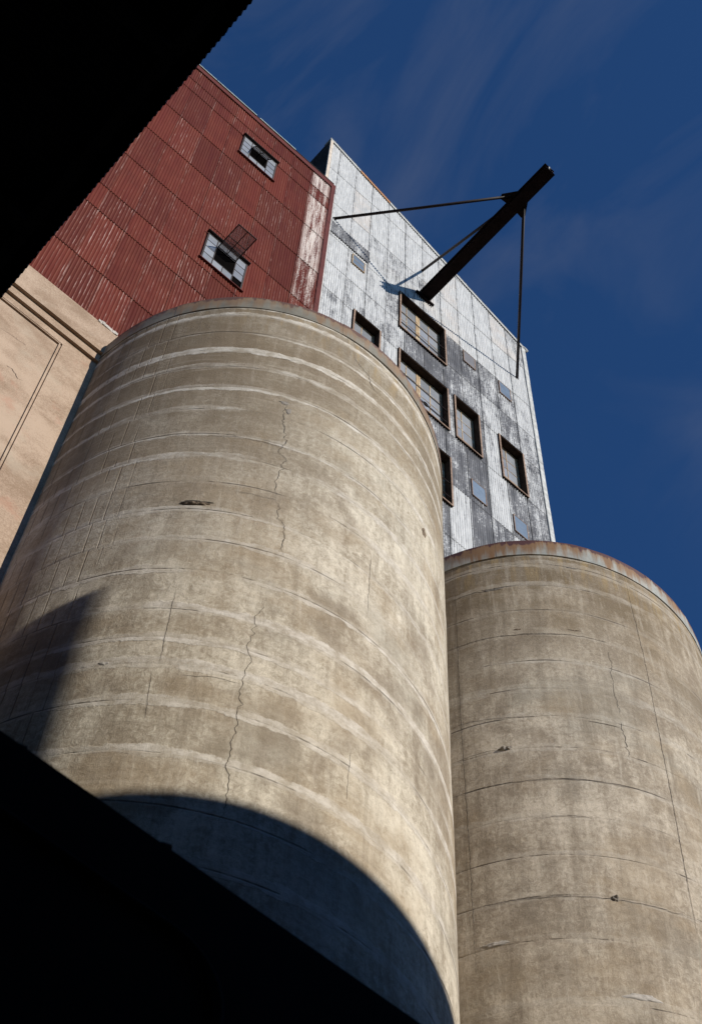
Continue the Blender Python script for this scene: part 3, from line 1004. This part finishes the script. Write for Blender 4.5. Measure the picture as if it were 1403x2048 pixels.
def steel_window(root, rect, open_len, open_ang, missing):
    x0, x1, z0, z1 = rect
    y = YF - 0.035
    fr = MB()
    b = 0.016
    fr.box(x0 - b, x1 + b, y - 0.012, y + 0.03, z0 - b, z0 + b)
    fr.box(x0 - b, x1 + b, y - 0.012, y + 0.03, z1 - b, z1 + b)
    fr.box(x0 - b, x0 + b, y - 0.0121, y + 0.029, z0 + b, z1 - b)
    fr.box(x1 - b, x1 + b, y - 0.0121, y + 0.029, z0 + b, z1 - b)
    win = fr.build('window', M['steel_sash'], root)
    dx, dz = (x1 - x0) / 4, (z1 - z0) / 4
    bars = MB()
    for i in (1, 2, 3):
        xx = x0 + dx * i
        if i == 2:
            bars.box(xx - 0.007, xx + 0.007, y - 0.008, y + 0.02, z0 + b, z0 + dz)
            bars.box(xx - 0.007, xx + 0.007, y - 0.008, y + 0.02, z1 - dz, z1 - b)
        else:
            bars.box(xx - 0.009, xx + 0.009, y - 0.010, y + 0.02, z0 + b, z1 - b)
    for j in (1, 2, 3):
        zz = z0 + dz * j
        if j == 2:
            bars.box(x0 + b, x0 + dz * 0 + dx, y - 0.0075, y + 0.019, zz - 0.007, zz + 0.007)
            bars.box(x1 - dx, x1 - b, y - 0.0075, y + 0.019, zz - 0.007, zz + 0.007)
        else:
            bars.box(x0 + b, x1 - b, y - 0.0075, y + 0.019, zz - 0.007, zz + 0.007)
    put('muntin', mesh('muntin', bars.V, bars.F, M['steel_sash']), win)
    for i in range(4):
        for j in range(4):
            if (i in (1, 2) and j in (1, 2)) or (i, j) in missing:
                continue
            p = MB()
            t = 0.003 * (rnd.random() - 0.5)
            xa, xb, za, zb = x0 + dx * i + 0.004, x0 + dx * (i + 1) - 0.004, z0 + dz * j + 0.004, z0 + dz * (j + 1) - 0.004
            p.prism([(xa, y + t, za), (xb, y - t, za), (xb, y - t * 0.5, zb), (xa, y + t * 0.6, zb)], (0, 0.004, 0))
            put('pane', mesh('pane', p.V, p.F, M['glass']), win, (0, 0, 0), {'tone': rnd.random()})
    bk = MB()
    bk.box(x0 + 0.002, x1 - 0.002, YF - 0.0235, YF - 0.0225, z0 + 0.002, z1 - 0.002)
    put('unlit_backing', mesh('unlit_backing', bk.V, bk.F, M['dark_room']), win)
    # projecting vent sash, hinged on its upper edge
    hx0, hx1, hz = x0 + dx + 0.01, x1 - dx - 0.01, z1 - dz - 0.01
    d = Vector((0, -sin(open_ang), -cos(open_ang)))
    n = Vector((0, -cos(open_ang), sin(open_ang)))
    o0 = Vector((0, y - 0.014, hz))

    def pt(x_, s_, t_): return Vector((x_, 0, 0)) + o0 + d * s_ + n * t_
    sf = MB()

    def bar(xa, xb, sa, sb_):
        sf.prism([pt(xa, sa, 0), pt(xb, sa, 0), pt(xb, sb_, 0), pt(xa, sb_, 0)], n * 0.014)
    t = 0.022
    bar(hx0, hx1, 0, t)
    bar(hx0, hx1, open_len - t, open_len)
    bar(hx0, hx0 + t, t, open_len - t)
    bar(hx1 - t, hx1, t, open_len - t)
    xm = (hx0 + hx1) / 2
    bar(xm - 0.008, xm + 0.008, t, open_len - t)
    bar(hx0 + t, xm - 0.008, open_len / 2 - 0.007, open_len / 2 + 0.007)
    bar(xm + 0.008, hx1 - t, open_len / 2 - 0.007, open_len / 2 + 0.007)
    put('vent_sash', mesh('vent_sash', sf.V, sf.F, M['steel_sash']), win)
    for xa, xb in ((hx0 + t, xm - 0.008), (xm + 0.008, hx1 - t)):
        for sa, sb_ in ((t, open_len / 2 - 0.007), (open_len / 2 + 0.007, open_len - t)):
            p = MB()
            p.prism([pt(xa, sa, 0.005), pt(xb, sa, 0.005), pt(xb, sb_, 0.005), pt(xa, sb_, 0.005)], n * 0.003)
            put('vent_pane', mesh('vent_pane', p.V, p.F, M['vent_glass']), win, (0, 0, 0), {'tone': rnd.random()})
    hd = MB()
    hd.prism([(x0 - 0.05, y - 0.075, z1 + 0.02), (x1 + 0.05, y - 0.075, z1 + 0.02), (x1 + 0.05, y + 0.02, z1 + 0.05), (x0 - 0.05, y + 0.02, z1 + 0.05)], (0, 0, 0.012))
    put('head_flashing', mesh('head_flashing', hd.V, hd.F, M['steel_sash']), win)
    sl = MB()
    sl.box(x0 - 0.06, x1 + 0.06, y - 0.03, y + 0.02, z0 - 0.045, z0 - 0.018)
    put('sill', mesh('sill', sl.V, sl.F, M['fascia']), win)


vg = NT('reflection_tinted_glass')
tr = vg.t.nodes.new('ShaderNodeBsdfTransparent')
mx = vg.t.nodes.new('ShaderNodeMixShader')
vg.inp('Base Color', (0.33, 0.28, 0.28))  # pinkish colour painted in for the reflection on the vent panes
vg.inp('Roughness', 0.15)
nfac = vg.rng(vg.noise(vg.pos(), 6, 4, 0.6), 0.3, 0.7, 0.30, 0.46)
vg.t.links.new(nfac, mx.inputs[0])
vg.t.links.new(tr.outputs[0], mx.inputs[1])
vg.t.links.new(vg.b.outputs[0], mx.inputs[2])
vg.t.links.new(mx.outputs[0], vg.out.inputs[0])
M['vent_glass'] = vg.m

steel_window(red, R1, 0.55, radians(22), set())
steel_window(red, R2, 0.66, radians(86), {(3, 0)})

# ------------------------------------------------------------------ peeling white tower
YW = YF + 0.05
WX0, WX1 = 11.10, 23.08
WTL, WTR = 74.88, 69.33
tower = thing('white_tower', (fx(17), YW, fz(40)), 'peeling white corrugated steel tower with raking roof edge and casement windows', 'building')


def rake(x):
    f = (x - fx(WX0)) / (fx(WX1) - fx(WX0))
    return fz(WTL) + (fz(WTR) - fz(WTL)) * f


# windows: x0, x1, z0, z1 on the survey plane
WIN = [(15.46, 17.95, 59.05, 62.78, 2, True), (15.46, 17.95, 53.15, 56.78, 2, True), (13.22, 14.53, 53.15, 56.78, 1, False),
       (18.27, 19.57, 53.15, 56.80, 1, False), (20.60, 21.90, 53.13, 56.72, 1, False), (15.46, 17.93, 47.30, 50.88, 2, True)]
HOLES = [(fx(a) + 0.01, fx(b) - 0.01, fz(c) + 0.01, fz(d) - 0.01) for a, b, c, d, n_, r_ in WIN]
WZ = [36.5, 41.5, 45.3, 49.25, 53.15, 56.8, 59.6, 62.75, 66.76, 70.93, 75.2]
WC = [11.74 + 1.0147 * i for i in range(-1, 12)]
WEAR = [  # bottom row first, columns left to right
    [.6] * 13,
    [.5, .5, .5, .5, .5, .5, .6, .35, .8, .55, .5, .75, .6],
    [.5, .5, .5, .5, .6, .6, .7, .30, .85, .62, .40, .78, .62],
    [.5, .5, .5, .5, .6, .7, .75, .72, .80, .35, .72, .66, .45],
    [.4, .4, .42, .4, .4, .7, .70, .55, .72, .40, .62, .52, .30],
    [.3, .30, .38, .42, .50, .80, .80, .72, .58, .42, .66, .48, .32],
    [.3, .22, .28, .40, .58, .75, .80, .80, .62, .60, .50, .40, .30],
    [.22, .22, .28, .34, .40, .44, .34, .24, .20, .20, .20, .22, .20],
    [.15, .16, .16, .18, .20, .24, .20, .18, .16, .16, .16, .44, .16],
    [.12, .14, .12, .12, .12, .12, .12, .12, .12, .12, .12, .12, .12]]
for ri in range(len(WZ) - 1):
    for ci in range(len(WC)):
        xs, xe = WC[ci], WC[ci] + 1.0147
        xs, xe = max(xs, WX0 + 0.06), min(xe, WX1 - 0.22)
        if xe - xs < 0.15:
            continue
        r4 = random.Random(ri * 17 + ci * 5 + 3)
        jz = 0.03 * (r4.random() - 0.5)
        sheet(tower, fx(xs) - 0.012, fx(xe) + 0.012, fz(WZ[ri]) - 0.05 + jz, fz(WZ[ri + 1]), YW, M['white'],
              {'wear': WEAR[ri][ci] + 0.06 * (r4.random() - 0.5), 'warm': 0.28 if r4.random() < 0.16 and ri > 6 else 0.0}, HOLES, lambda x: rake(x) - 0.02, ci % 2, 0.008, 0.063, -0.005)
# the short grey band under the stay on the left
for j, (xa_, xb_) in enumerate(((11.62, 12.76), (12.72, 13.78))):
    sheet(tower, fx(xa_), fx(xb_), fz(62.9) - 0.01 * j, fz(64.3), YW - 0.021, M['white'], {'wear': 0.74, 'warm': 0.0}, [], None, j)
DEP = 7.0
w = MB()
bx0, bx1 = fx(WX0) + 0.03, fx(WX1) - 0.03
w.prism([(bx0, YW + 0.42, fz(37)), (bx1, YW + 0.42, fz(37)), (bx1, YW + 0.42, rake(bx1) - 0.06), (bx0, YW + 0.42, rake(bx0) - 0.06)], (0, DEP, 0))
w.build('wall', M['body'], tower)
w = MB()
w.box(bx1 - 0.02, bx1 + 0.012, YW + 0.006, YW + 0.5, fz(37), rake(bx1) - 0.05)
w.box(bx0 - 0.012, bx0 + 0.02, YW + 0.006, YW + 0.5, fz(37), rake(bx0) - 0.05)
w.build('side_return', M['body'], tower)
# left side cladding, its shade put into the dark brown colour, seen above the red roof
for j in range(9):
    y0 = YW + 0.02 + 0.62 * j
    me_key = 'side%d' % j
    V, F, Rg, Ed = corr_cells(0, 0.64, 0, fz(WTL) - fz(66.0) - 0.03, [], 0.008, 0.063, None, -0.012, 0.0)
    V = [Vector((q.y, -q.x, q.z)) for q in V]
    V = [Vector((q.x, 0.64 + q.y, q.z)) for q in V]
    F = [f[::-1] for f in F]
    put('corrugated_sheet', mesh('corrugated_sheet', V, F, M['shaded_sheet'], True, {'ridge': Rg, 'edge': Ed}), tower,
        (bx0 - 0.03, y0, fz(66.0)), {'wear': 0.95, 'warm': 0.0})
# rake flashing in lengths, one of them rusty
nfl = 7
brk = [0.0, 0.155, 0.305, 0.46, 0.62, 0.80, 1.0]
for j in range(len(brk) - 1):
    xa, xb = fx(WX0) - 0.03 + (fx(WX1) - fx(WX0) + 0.08) * brk[j], fx(WX0) - 0.03 + (fx(WX1) - fx(WX0) + 0.08) * brk[j + 1] + 0.02
    w = MB()
    o = 0.002 * (j % 2)
    w.prism([(xa, YW - 0.036 - o, rake(xa) - 0.10), (xb, YW - 0.036 - o, rake(xb) - 0.10), (xb, YW - 0.036 - o, rake(xb) + 0.03 + o), (xa, YW - 0.036 - o, rake(xa) + 0.03 + o)], (0, 0.016, 0))
    w.prism([(xa, YW - 0.045, rake(xa) + 0.031 + o), (xb, YW - 0.045, rake(xb) + 0.031 + o), (xb, YW + 0.25, rake(xb) + 0.031 + o), (xa, YW + 0.25, rake(xa) + 0.031 + o)], (0, 0, 0.008))
    w.build('rake_flashing', M['rust_trim'] if j == 1 else M['trim'], tower)
w = MB()
w.prism([(bx0 - 0.04, YW + 0.2, rake(bx0) + 0.0), (bx1 + 0.04, YW + 0.2, rake(bx1) + 0.0), (bx1 + 0.04, YW + DEP + 0.4, rake(bx1) + 0.0), (bx0 - 0.04, YW + DEP + 0.4, rake(bx0) + 0.0)], (0, 0, 0.025))
w.build('roof', M['roof'], tower)
w = MB()
w.tube([(fx(WX1) - 0.06, YW - 0.02, rake(bx1) - 0.01), (fx(WX1) + 0.03, YW - 0.025, rake(bx1) - 0.05), (fx(WX1) + 0.09, YW - 0.025, rake(bx1) - 0.08)], [0.05, 0.05, 0.045], 8)
w.build('eave_gutter', M['trim'], tower, True)
w = MB()
w.box(fx(WX1) + 0.0, fx(WX1) + 0.085, YW + 0.03, YW + DEP, rake(bx1) - 0.17, rake(bx1) - 0.05)
w.build('eave_gutter', M['trim'], tower)
segs = 8
for j in range(segs):
    za = fz(38) + (rake(bx1) - 0.1 - fz(38)) * j / segs
    zb = fz(38) + (rake(bx1) - 0.1 - fz(38)) * (j + 1) / segs
    w = MB()
    w.box(fx(WX1) - 0.135, fx(WX1) - 0.003, YW - 0.030 - 0.003 * (j % 2), YW + 0.004, za, zb + 0.02)
    w.build('corner_flashing', M['trim'], tower)
for j in range(3):
    za = fz(66) + (rake(bx0) - 0.1 - fz(66)) * j / 3
    zb = fz(66) + (rake(bx0) - 0.1 - fz(66)) * (j + 1) / 3
    w = MB()
    w.box(fx(WX0) - 0.014, fx(WX0) + 0.075, YW - 0.032 - 0.003 * (j % 2), YW + 0.004, za, zb + 0.015)
    w.build('corner_flashing', M['warm_trim'], tower)
for j in range(5):
    za = fz(41) + (fz(67.6) - fz(41)) * j / 5
    zb = fz(41) + (fz(67.6) - fz(41)) * (j + 1) / 5
    w = MB()
    w.box(fx(RXE) + 0.012, fx(RXE) + 0.06, YW - 0.034 - 0.003 * (j % 2), YW - 0.014, za, zb + 0.015)
    w.build('edge_strip', M['trim'], tower)


def casement(rect, ns, rails):
    x0, x1, z0, z1 = fx(rect[0]), fx(rect[1]), fz(rect[2]), fz(rect[3])
    yf, yb = YW - 0.045, YW + 0.135                # casing projects, sash is set back
    t = 0.028
    fr = MB()
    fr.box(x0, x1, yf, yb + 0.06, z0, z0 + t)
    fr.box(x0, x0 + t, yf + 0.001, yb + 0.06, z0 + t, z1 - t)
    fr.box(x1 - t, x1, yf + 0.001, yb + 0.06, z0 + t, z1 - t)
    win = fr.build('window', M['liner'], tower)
    cs = MB()
    c_ = 0.034
    cs.box(x0 - 0.006, x1 + 0.006, yf - 0.014, yf - 0.001, z0 - 0.006, z0 + c_)
    cs.box(x0 - 0.006, x0 + c_, yf - 0.0135, yf - 0.001, z0 + c_, z1 + 0.001)
    cs.box(x1 - c_, x1 + 0.006, yf - 0.0135, yf - 0.001, z0 + c_, z1 + 0.001)
    put('casing', mesh('casing', cs.V, cs.F, M['wood']), win)
    hd = MB()
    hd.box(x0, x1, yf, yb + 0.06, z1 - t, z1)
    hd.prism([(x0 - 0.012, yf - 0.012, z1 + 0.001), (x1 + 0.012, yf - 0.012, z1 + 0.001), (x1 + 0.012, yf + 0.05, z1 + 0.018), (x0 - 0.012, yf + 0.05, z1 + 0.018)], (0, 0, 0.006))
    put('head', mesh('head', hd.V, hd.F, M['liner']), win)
    bk = MB()
    bk.box(x0 + 0.01, x1 - 0.01, yb + 0.061, yb + 0.07, z0 + 0.01, z1 - 0.01)
    put('unlit_backing', mesh('unlit_backing', bk.V, bk.F, M['dark_room']), win)
    ix0, ix1 = x0 + t, x1 - t
    iz0, iz1 = z0 + t, z1 - t
    mw = 0.05 if ns == 2 else 0.0
    for si in range(ns):
        if ns == 2:
            xm = (ix0 + ix1) / 2
            sx0, sx1 = (ix0, xm - 0.004) if si == 0 else (xm + 0.004, ix1)
        else:
            sx0, sx1 = ix0, ix1
        st, br = 0.058, (0.17 if ns == 1 else 0.10)
        sm = MB()
        sm.box(sx0, sx0 + st, yb, yb + 0.035, iz0 + br, iz1 - st)
        sm.box(sx1 - st, sx1, yb, yb + 0.035, iz0 + br, iz1 - st)
        sm.box(sx0, sx1, yb, yb + 0.035, iz0, iz0 + br)
        sm.box(sx0, sx1, yb, yb + 0.035, iz1 - st, iz1)
        gx0, gx1, gz0, gz1 = sx0 + st, sx1 - st, iz0 + br, iz1 - st
        xm2 = (gx0 + gx1) / 2
        sm.box(xm2 - 0.010, xm2 + 0.010, yb + 0.004, yb + 0.03, gz0, gz1)
        rows = 4
        for j in range(1, rows):
            zz = gz0 + (gz1 - gz0) * j / rows
            sm.box(gx0, gx1, yb + 0.006, yb + 0.028, zz - 0.008, zz + 0.008)
        put('sash', mesh('sash', sm.V, sm.F, M['sash']), win)
        for i in range(2):
            for j in range(rows):
                xa = gx0 + (gx1 - gx0) * i / 2
                xb = gx0 + (gx1 - gx0) * (i + 1) / 2
                za = gz0 + (gz1 - gz0) * j / rows
                zb = gz0 + (gz1 - gz0) * (j + 1) / rows
                tt = 0.004 * (rnd.random() - 0.5)
                p = MB()
                p.prism([(xa, yb + 0.014 + tt, za), (xb, yb + 0.014 - tt, za), (xb, yb + 0.014 - tt, zb), (xa, yb + 0.014 + tt, zb)], (0, 0.004, 0))
                put('pane', mesh('pane', p.V, p.F, M['glass']), win, (0, 0, 0), {'tone': rnd.random()})
        lt = MB()
        lx = sx1 - 0.02 if si == 0 else sx0 + 0.03
        lt.box(lx - 0.035, lx + 0.02, yb - 0.035, yb - 0.001, iz0 + 0.21, iz0 + 0.235)
        lt.box(lx - 0.01, lx + 0.005, yb - 0.035, yb - 0.001, iz0 + 0.17, iz0 + 0.21)
        put('latch', mesh('latch', lt.V, lt.F, M['rod_steel']), win)
    if rails:
        for hgt in (0.16, 0.46):
            rl = MB()
            rl.tube([(ix0 - 0.005, yf + 0.03, iz0 + hgt * (iz1 - iz0) + 0.012), (ix0 + 0.4 * (ix1 - ix0), yf + 0.026, iz0 + hgt * (iz1 - iz0) - 0.004), (ix1 + 0.005, yf + 0.03, iz0 + hgt * (iz1 - iz0))], 0.013, 8)
            put('guard_rail', mesh('guard_rail', rl.V, rl.F, M['rod_steel'], True), win)
    return win


wins = [casement(r_[:4], r_[4], r_[5]) for r_ in WIN]
# black disc painted as a hole onto the unlit room, in one pane of the middle double window
hp = at_y(851, 808, YW + 0.135)
w = MB()
w.prism([(hp.x + 0.075 * cos(a_ * pi / 7) * (1 + 0.15 * sin(a_ * 3)), YW + 0.132, hp.z + 0.085 * sin(a_ * pi / 7)) for a_ in range(14)], (0, 0.006, 0))
put('unlit_hole_disc', mesh('unlit_hole_disc', w.V, w.F, M['dark_room']), wins[1])


def small_panel(q, mat, frame, proud, bars=0):
    x0, x1, z0, z1 = fx(q[0]), fx(q[1]), fz(q[2]), fz(q[3])
    y = YW - proud
    fr = MB()
    b = 0.018 if bars == 0 else 0.026
    fr.box(x0 - b, x1 + b, y - 0.006, y + 0.03, z0 - b, z0)
    fr.box(x0 - b, x1 + b, y - 0.006, y + 0.03, z1, z1 + b)
    fr.box(x0 - b, x0, y - 0.0055, y + 0.03, z0, z1)
    fr.box(x1, x1 + b, y - 0.0055, y + 0.03, z0, z1)
    for i in range(bars):
        zz = z0 + (z1 - z0) * (i + 1) / (bars + 1)
        fr.box(x0, x1, y - 0.004, y + 0.02, zz - 0.010, zz + 0.010)
    win = fr.build('wall_hatch', frame, tower)
    p = MB()
    p.box(x0, x1, y, y + 0.006, z0, z1)
    put('panel', mesh('panel', p.V, p.F, mat), win, (0, 0, 0), {'tone': rnd.random()})


small_panel((19.0, 19.60, 61.37, 62.43), M['panel_grey'], M['wood'], 0.03)
small_panel((21.02, 21.61, 61.33, 62.44), M['glass_blue'], M['wood'], 0.03)
small_panel((18.95, 19.57, 49.55, 50.70), M['glass_blue'], M['wood'], 0.03)
small_panel((20.97, 21.58, 49.55, 50.68), M['glass_blue'], M['wood'], 0.03)
small_panel((12.97, 13.55, 61.48, 62.45), M['glass_blue'], M['sash'], 0.03, 1)

# ------------------------------------------------------------------ hoist beam with stays
B0 = at_y(846.5, 594.5, YW)
TJ, TT = 5.57 * K, 7.38 * K
hb = thing('hoist_beam', (B0.x, YW, B0.z), 'rust-black steel hoist beam jutting from the white tower, held by three stay rods', 'hoist beam')
bh, bw = 0.30, 0.30
w = MB()
y1, y0 = YW + 0.25, YW - TT
xc, zb = B0.x, B0.z
prof = [(-bw / 2, -bh / 2), (bw / 2, -bh / 2), (bw / 2, -bh / 2 + 0.016), (0.007, -bh / 2 + 0.024), (0.007, bh / 2 - 0.024), (bw / 2, bh / 2 - 0.016), (bw / 2, bh / 2), (-bw / 2, bh / 2), (-bw / 2, bh / 2 - 0.016), (-0.007, bh / 2 - 0.024), (-0.007, -bh / 2 + 0.024), (-bw / 2, -bh / 2 + 0.016)]
w.prism([(xc + a_, y0, zb + b_) for a_, b_ in prof], (0, y1 - y0, 0))
w.build('beam', M['dark_steel'], hb)
w = MB()
w.box(xc - 0.30, xc + 0.28, YW - 0.085, YW - 0.022, zb - bh / 2 - 0.075, zb - bh / 2 - 0.002)
w.build('base_angle', M['dark_steel'], hb)
w = MB()
w.tube([(xc - 0.03, y0 + 0.03, zb - 0.085), (xc - 0.045, y0 - 0.015, zb - 0.02), (xc - 0.03, y0 - 0.005, zb + 0.05)], 0.018, 6)
w.build('end_shackle', M['trim'], hb, True)
w = MB()
w.box(xc + 0.03, xc + 0.08, y0 - 0.02, y0 + 0.04, zb - bh / 2 - 0.05, zb - bh / 2 - 0.001)
w.box(xc - 0.05, xc + 0.05, y0 - 0.012, y0 - 0.001, zb + 0.03, zb + 0.09)
w.build('end_stop', M['rod_steel'], hb)
J = Vector((xc, YW - TJ, zb))
gs = MB()
gz = zb + bh / 2 + 0.001
gs.prism([(xc - bw / 2 - 0.02, J.y - 0.20, zb - 0.006), (xc - bw / 2 + 0.0, J.y - 0.20, zb - 0.006), (xc - bw / 2 + 0.0, J.y + 0.22, zb - 0.006), (xc - 0.37, J.y + 0.24, zb - 0.006), (xc - 0.42, J.y + 0.13, zb - 0.006)], (0, 0, 0.012))
gs.build('gusset_plate', M['dark_steel'], hb)
gs = MB()
gs.prism([(xc + bw / 2 - 0.0, J.y - 0.20, zb - 0.006), (xc + 0.38, J.y + 0.14, zb - 0.006), (xc + 0.34, J.y + 0.24, zb - 0.006), (xc + bw / 2 - 0.0, J.y + 0.22, zb - 0.006)], (0, 0, 0.012))
gs.build('gusset_plate', M['dark_steel'], hb)
gs = MB()
gs.prism([(xc - 0.006, J.y - 0.12, gz), (xc - 0.006, J.y + 0.25, gz), (xc - 0.006, J.y + 0.20, gz + 0.16), (xc - 0.006, J.y + 0.12, gz + 0.16)], (0.012, 0, 0))
gs.build('gusset_plate', M['dark_steel'], hb)
for (u_, v_), st in (((668, 437), Vector((xc - 0.22, J.y + 0.03, zb))), ((1033, 756), Vector((xc + 0.22, J.y + 0.03, zb))), ((843.7, 541.5), Vector((xc, J.y + 0.08, zb + bh / 2 + 0.06)))):
    e = at_y(u_, v_, YW - 0.01)
    w = MB()
    w.tube([st, (st + e) / 2 - Vector((0, 0, 0.01)), e + (e - st).normalized() * 0.04], 0.038, 10)
    w.build('stay_rod', M['rod_steel'], hb, True)
    w = MB()
    w.box(e.x - 0.035, e.x + 0.035, YW - 0.030, YW - 0.018, e.z - 0.035, e.z + 0.035)
    w.build('anchor_plate', M['rod_steel'], hb)

# ------------------------------------------------------------------ dark overhead gallery near the camera
ZG = 1.6 + 13.5
XG, XI = 0.0585 * 13.5, 0.048 * 13.5
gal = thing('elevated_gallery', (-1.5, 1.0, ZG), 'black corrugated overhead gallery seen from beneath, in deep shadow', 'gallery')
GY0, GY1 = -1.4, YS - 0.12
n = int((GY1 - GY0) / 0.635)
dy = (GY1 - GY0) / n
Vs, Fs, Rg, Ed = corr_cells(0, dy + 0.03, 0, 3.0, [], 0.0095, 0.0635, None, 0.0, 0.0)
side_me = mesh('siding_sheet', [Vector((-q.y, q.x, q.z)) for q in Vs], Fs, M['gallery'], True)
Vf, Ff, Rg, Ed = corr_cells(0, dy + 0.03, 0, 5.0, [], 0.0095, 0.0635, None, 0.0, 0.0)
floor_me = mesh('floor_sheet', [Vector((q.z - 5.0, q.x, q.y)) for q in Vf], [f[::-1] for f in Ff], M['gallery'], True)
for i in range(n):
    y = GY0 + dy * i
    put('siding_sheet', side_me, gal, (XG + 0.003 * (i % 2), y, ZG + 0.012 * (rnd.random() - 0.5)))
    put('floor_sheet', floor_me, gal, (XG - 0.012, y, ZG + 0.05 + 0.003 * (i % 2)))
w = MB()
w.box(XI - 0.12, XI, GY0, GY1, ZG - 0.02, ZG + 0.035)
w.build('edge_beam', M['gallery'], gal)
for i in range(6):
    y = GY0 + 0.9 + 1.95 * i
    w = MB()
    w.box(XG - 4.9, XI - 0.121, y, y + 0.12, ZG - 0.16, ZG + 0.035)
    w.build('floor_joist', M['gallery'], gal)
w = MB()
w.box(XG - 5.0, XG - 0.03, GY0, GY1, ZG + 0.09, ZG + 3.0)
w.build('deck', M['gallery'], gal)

# ------------------------------------------------------------------ near steel partition
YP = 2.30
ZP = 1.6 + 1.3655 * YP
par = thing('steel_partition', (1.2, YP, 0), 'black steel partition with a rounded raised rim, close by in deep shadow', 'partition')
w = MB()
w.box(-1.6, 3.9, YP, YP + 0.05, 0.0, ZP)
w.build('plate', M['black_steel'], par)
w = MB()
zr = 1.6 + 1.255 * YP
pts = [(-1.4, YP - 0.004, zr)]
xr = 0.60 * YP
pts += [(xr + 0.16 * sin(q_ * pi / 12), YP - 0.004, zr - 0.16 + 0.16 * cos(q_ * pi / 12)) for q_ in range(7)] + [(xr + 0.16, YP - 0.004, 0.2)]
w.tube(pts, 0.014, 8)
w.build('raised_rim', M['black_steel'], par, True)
for (u_, v_, s_) in ((330, 1690, 0.020), (40, 1500, 0.016)):
    p = at_y(u_, v_, YP)
    w = MB()
    w.tube([(p.x - s_, YP + 0.02, ZP - 0.02), (p.x, YP + 0.015, ZP + s_ * 0.6), (p.x + s_ * 1.2, YP + 0.015, ZP + s_ * 1.1)], s_ * 0.5, 7)
    w.build('lug', M['black_steel'], par, True)

# ------------------------------------------------------------------ buildings across the yard, whose roofs shade the silo
YO = -8.0
sh = -YO
ob = thing('brick_warehouse', (12.0, YO, 0), 'low brick warehouse across the yard, facing the silos', 'building')
xl, xh = 8.53, 40.0
za, zb2 = 1.6 + 17.42, 1.6 + 17.42 - 0.085 * 6
w = MB()
w.prism([(xl, YO, 0), (xl + 6, YO, 0), (xh, YO, 0), (xh, YO, zb2 - 0.3), (xl + 6, YO, zb2), (xl, YO, za)], (0, -12, 0))
w.build('wall', M['brick'], ob)
for i in range(6):
    for j in range(4):
        w = MB()
        w.box(xl + 2 + 4.6 * i, xl + 3.4 + 4.6 * i, YO - 0.1, YO + 0.03, 2.0 + 3.8 * j, 4.2 + 3.8 * j)
        w.build('window', M['glass'], ob, False, {'tone': 0.4})
YT = -1.5
ob2 = thing('tall_brick_warehouse', (-5.0, YT, 0), 'tall brick warehouse across the yard, facing the stucco building', 'building')
w = MB()
w.box(-22.0, 6.16 + 0.296 * 1.5, -7.9, YT, 0, 1.6 + 18.13 + 0.3785 * 1.5)
w.build('wall', M['brick'], ob2)
for i in range(6):
    for j in range(5):
        w = MB()
        w.box(-20 + 4.6 * i, -18.6 + 4.6 * i, YT - 0.1, YT + 0.03, 2.0 + 3.8 * j, 4.2 + 3.8 * j)
        w.build('window', M['glass'], ob2, False, {'tone': 0.4})
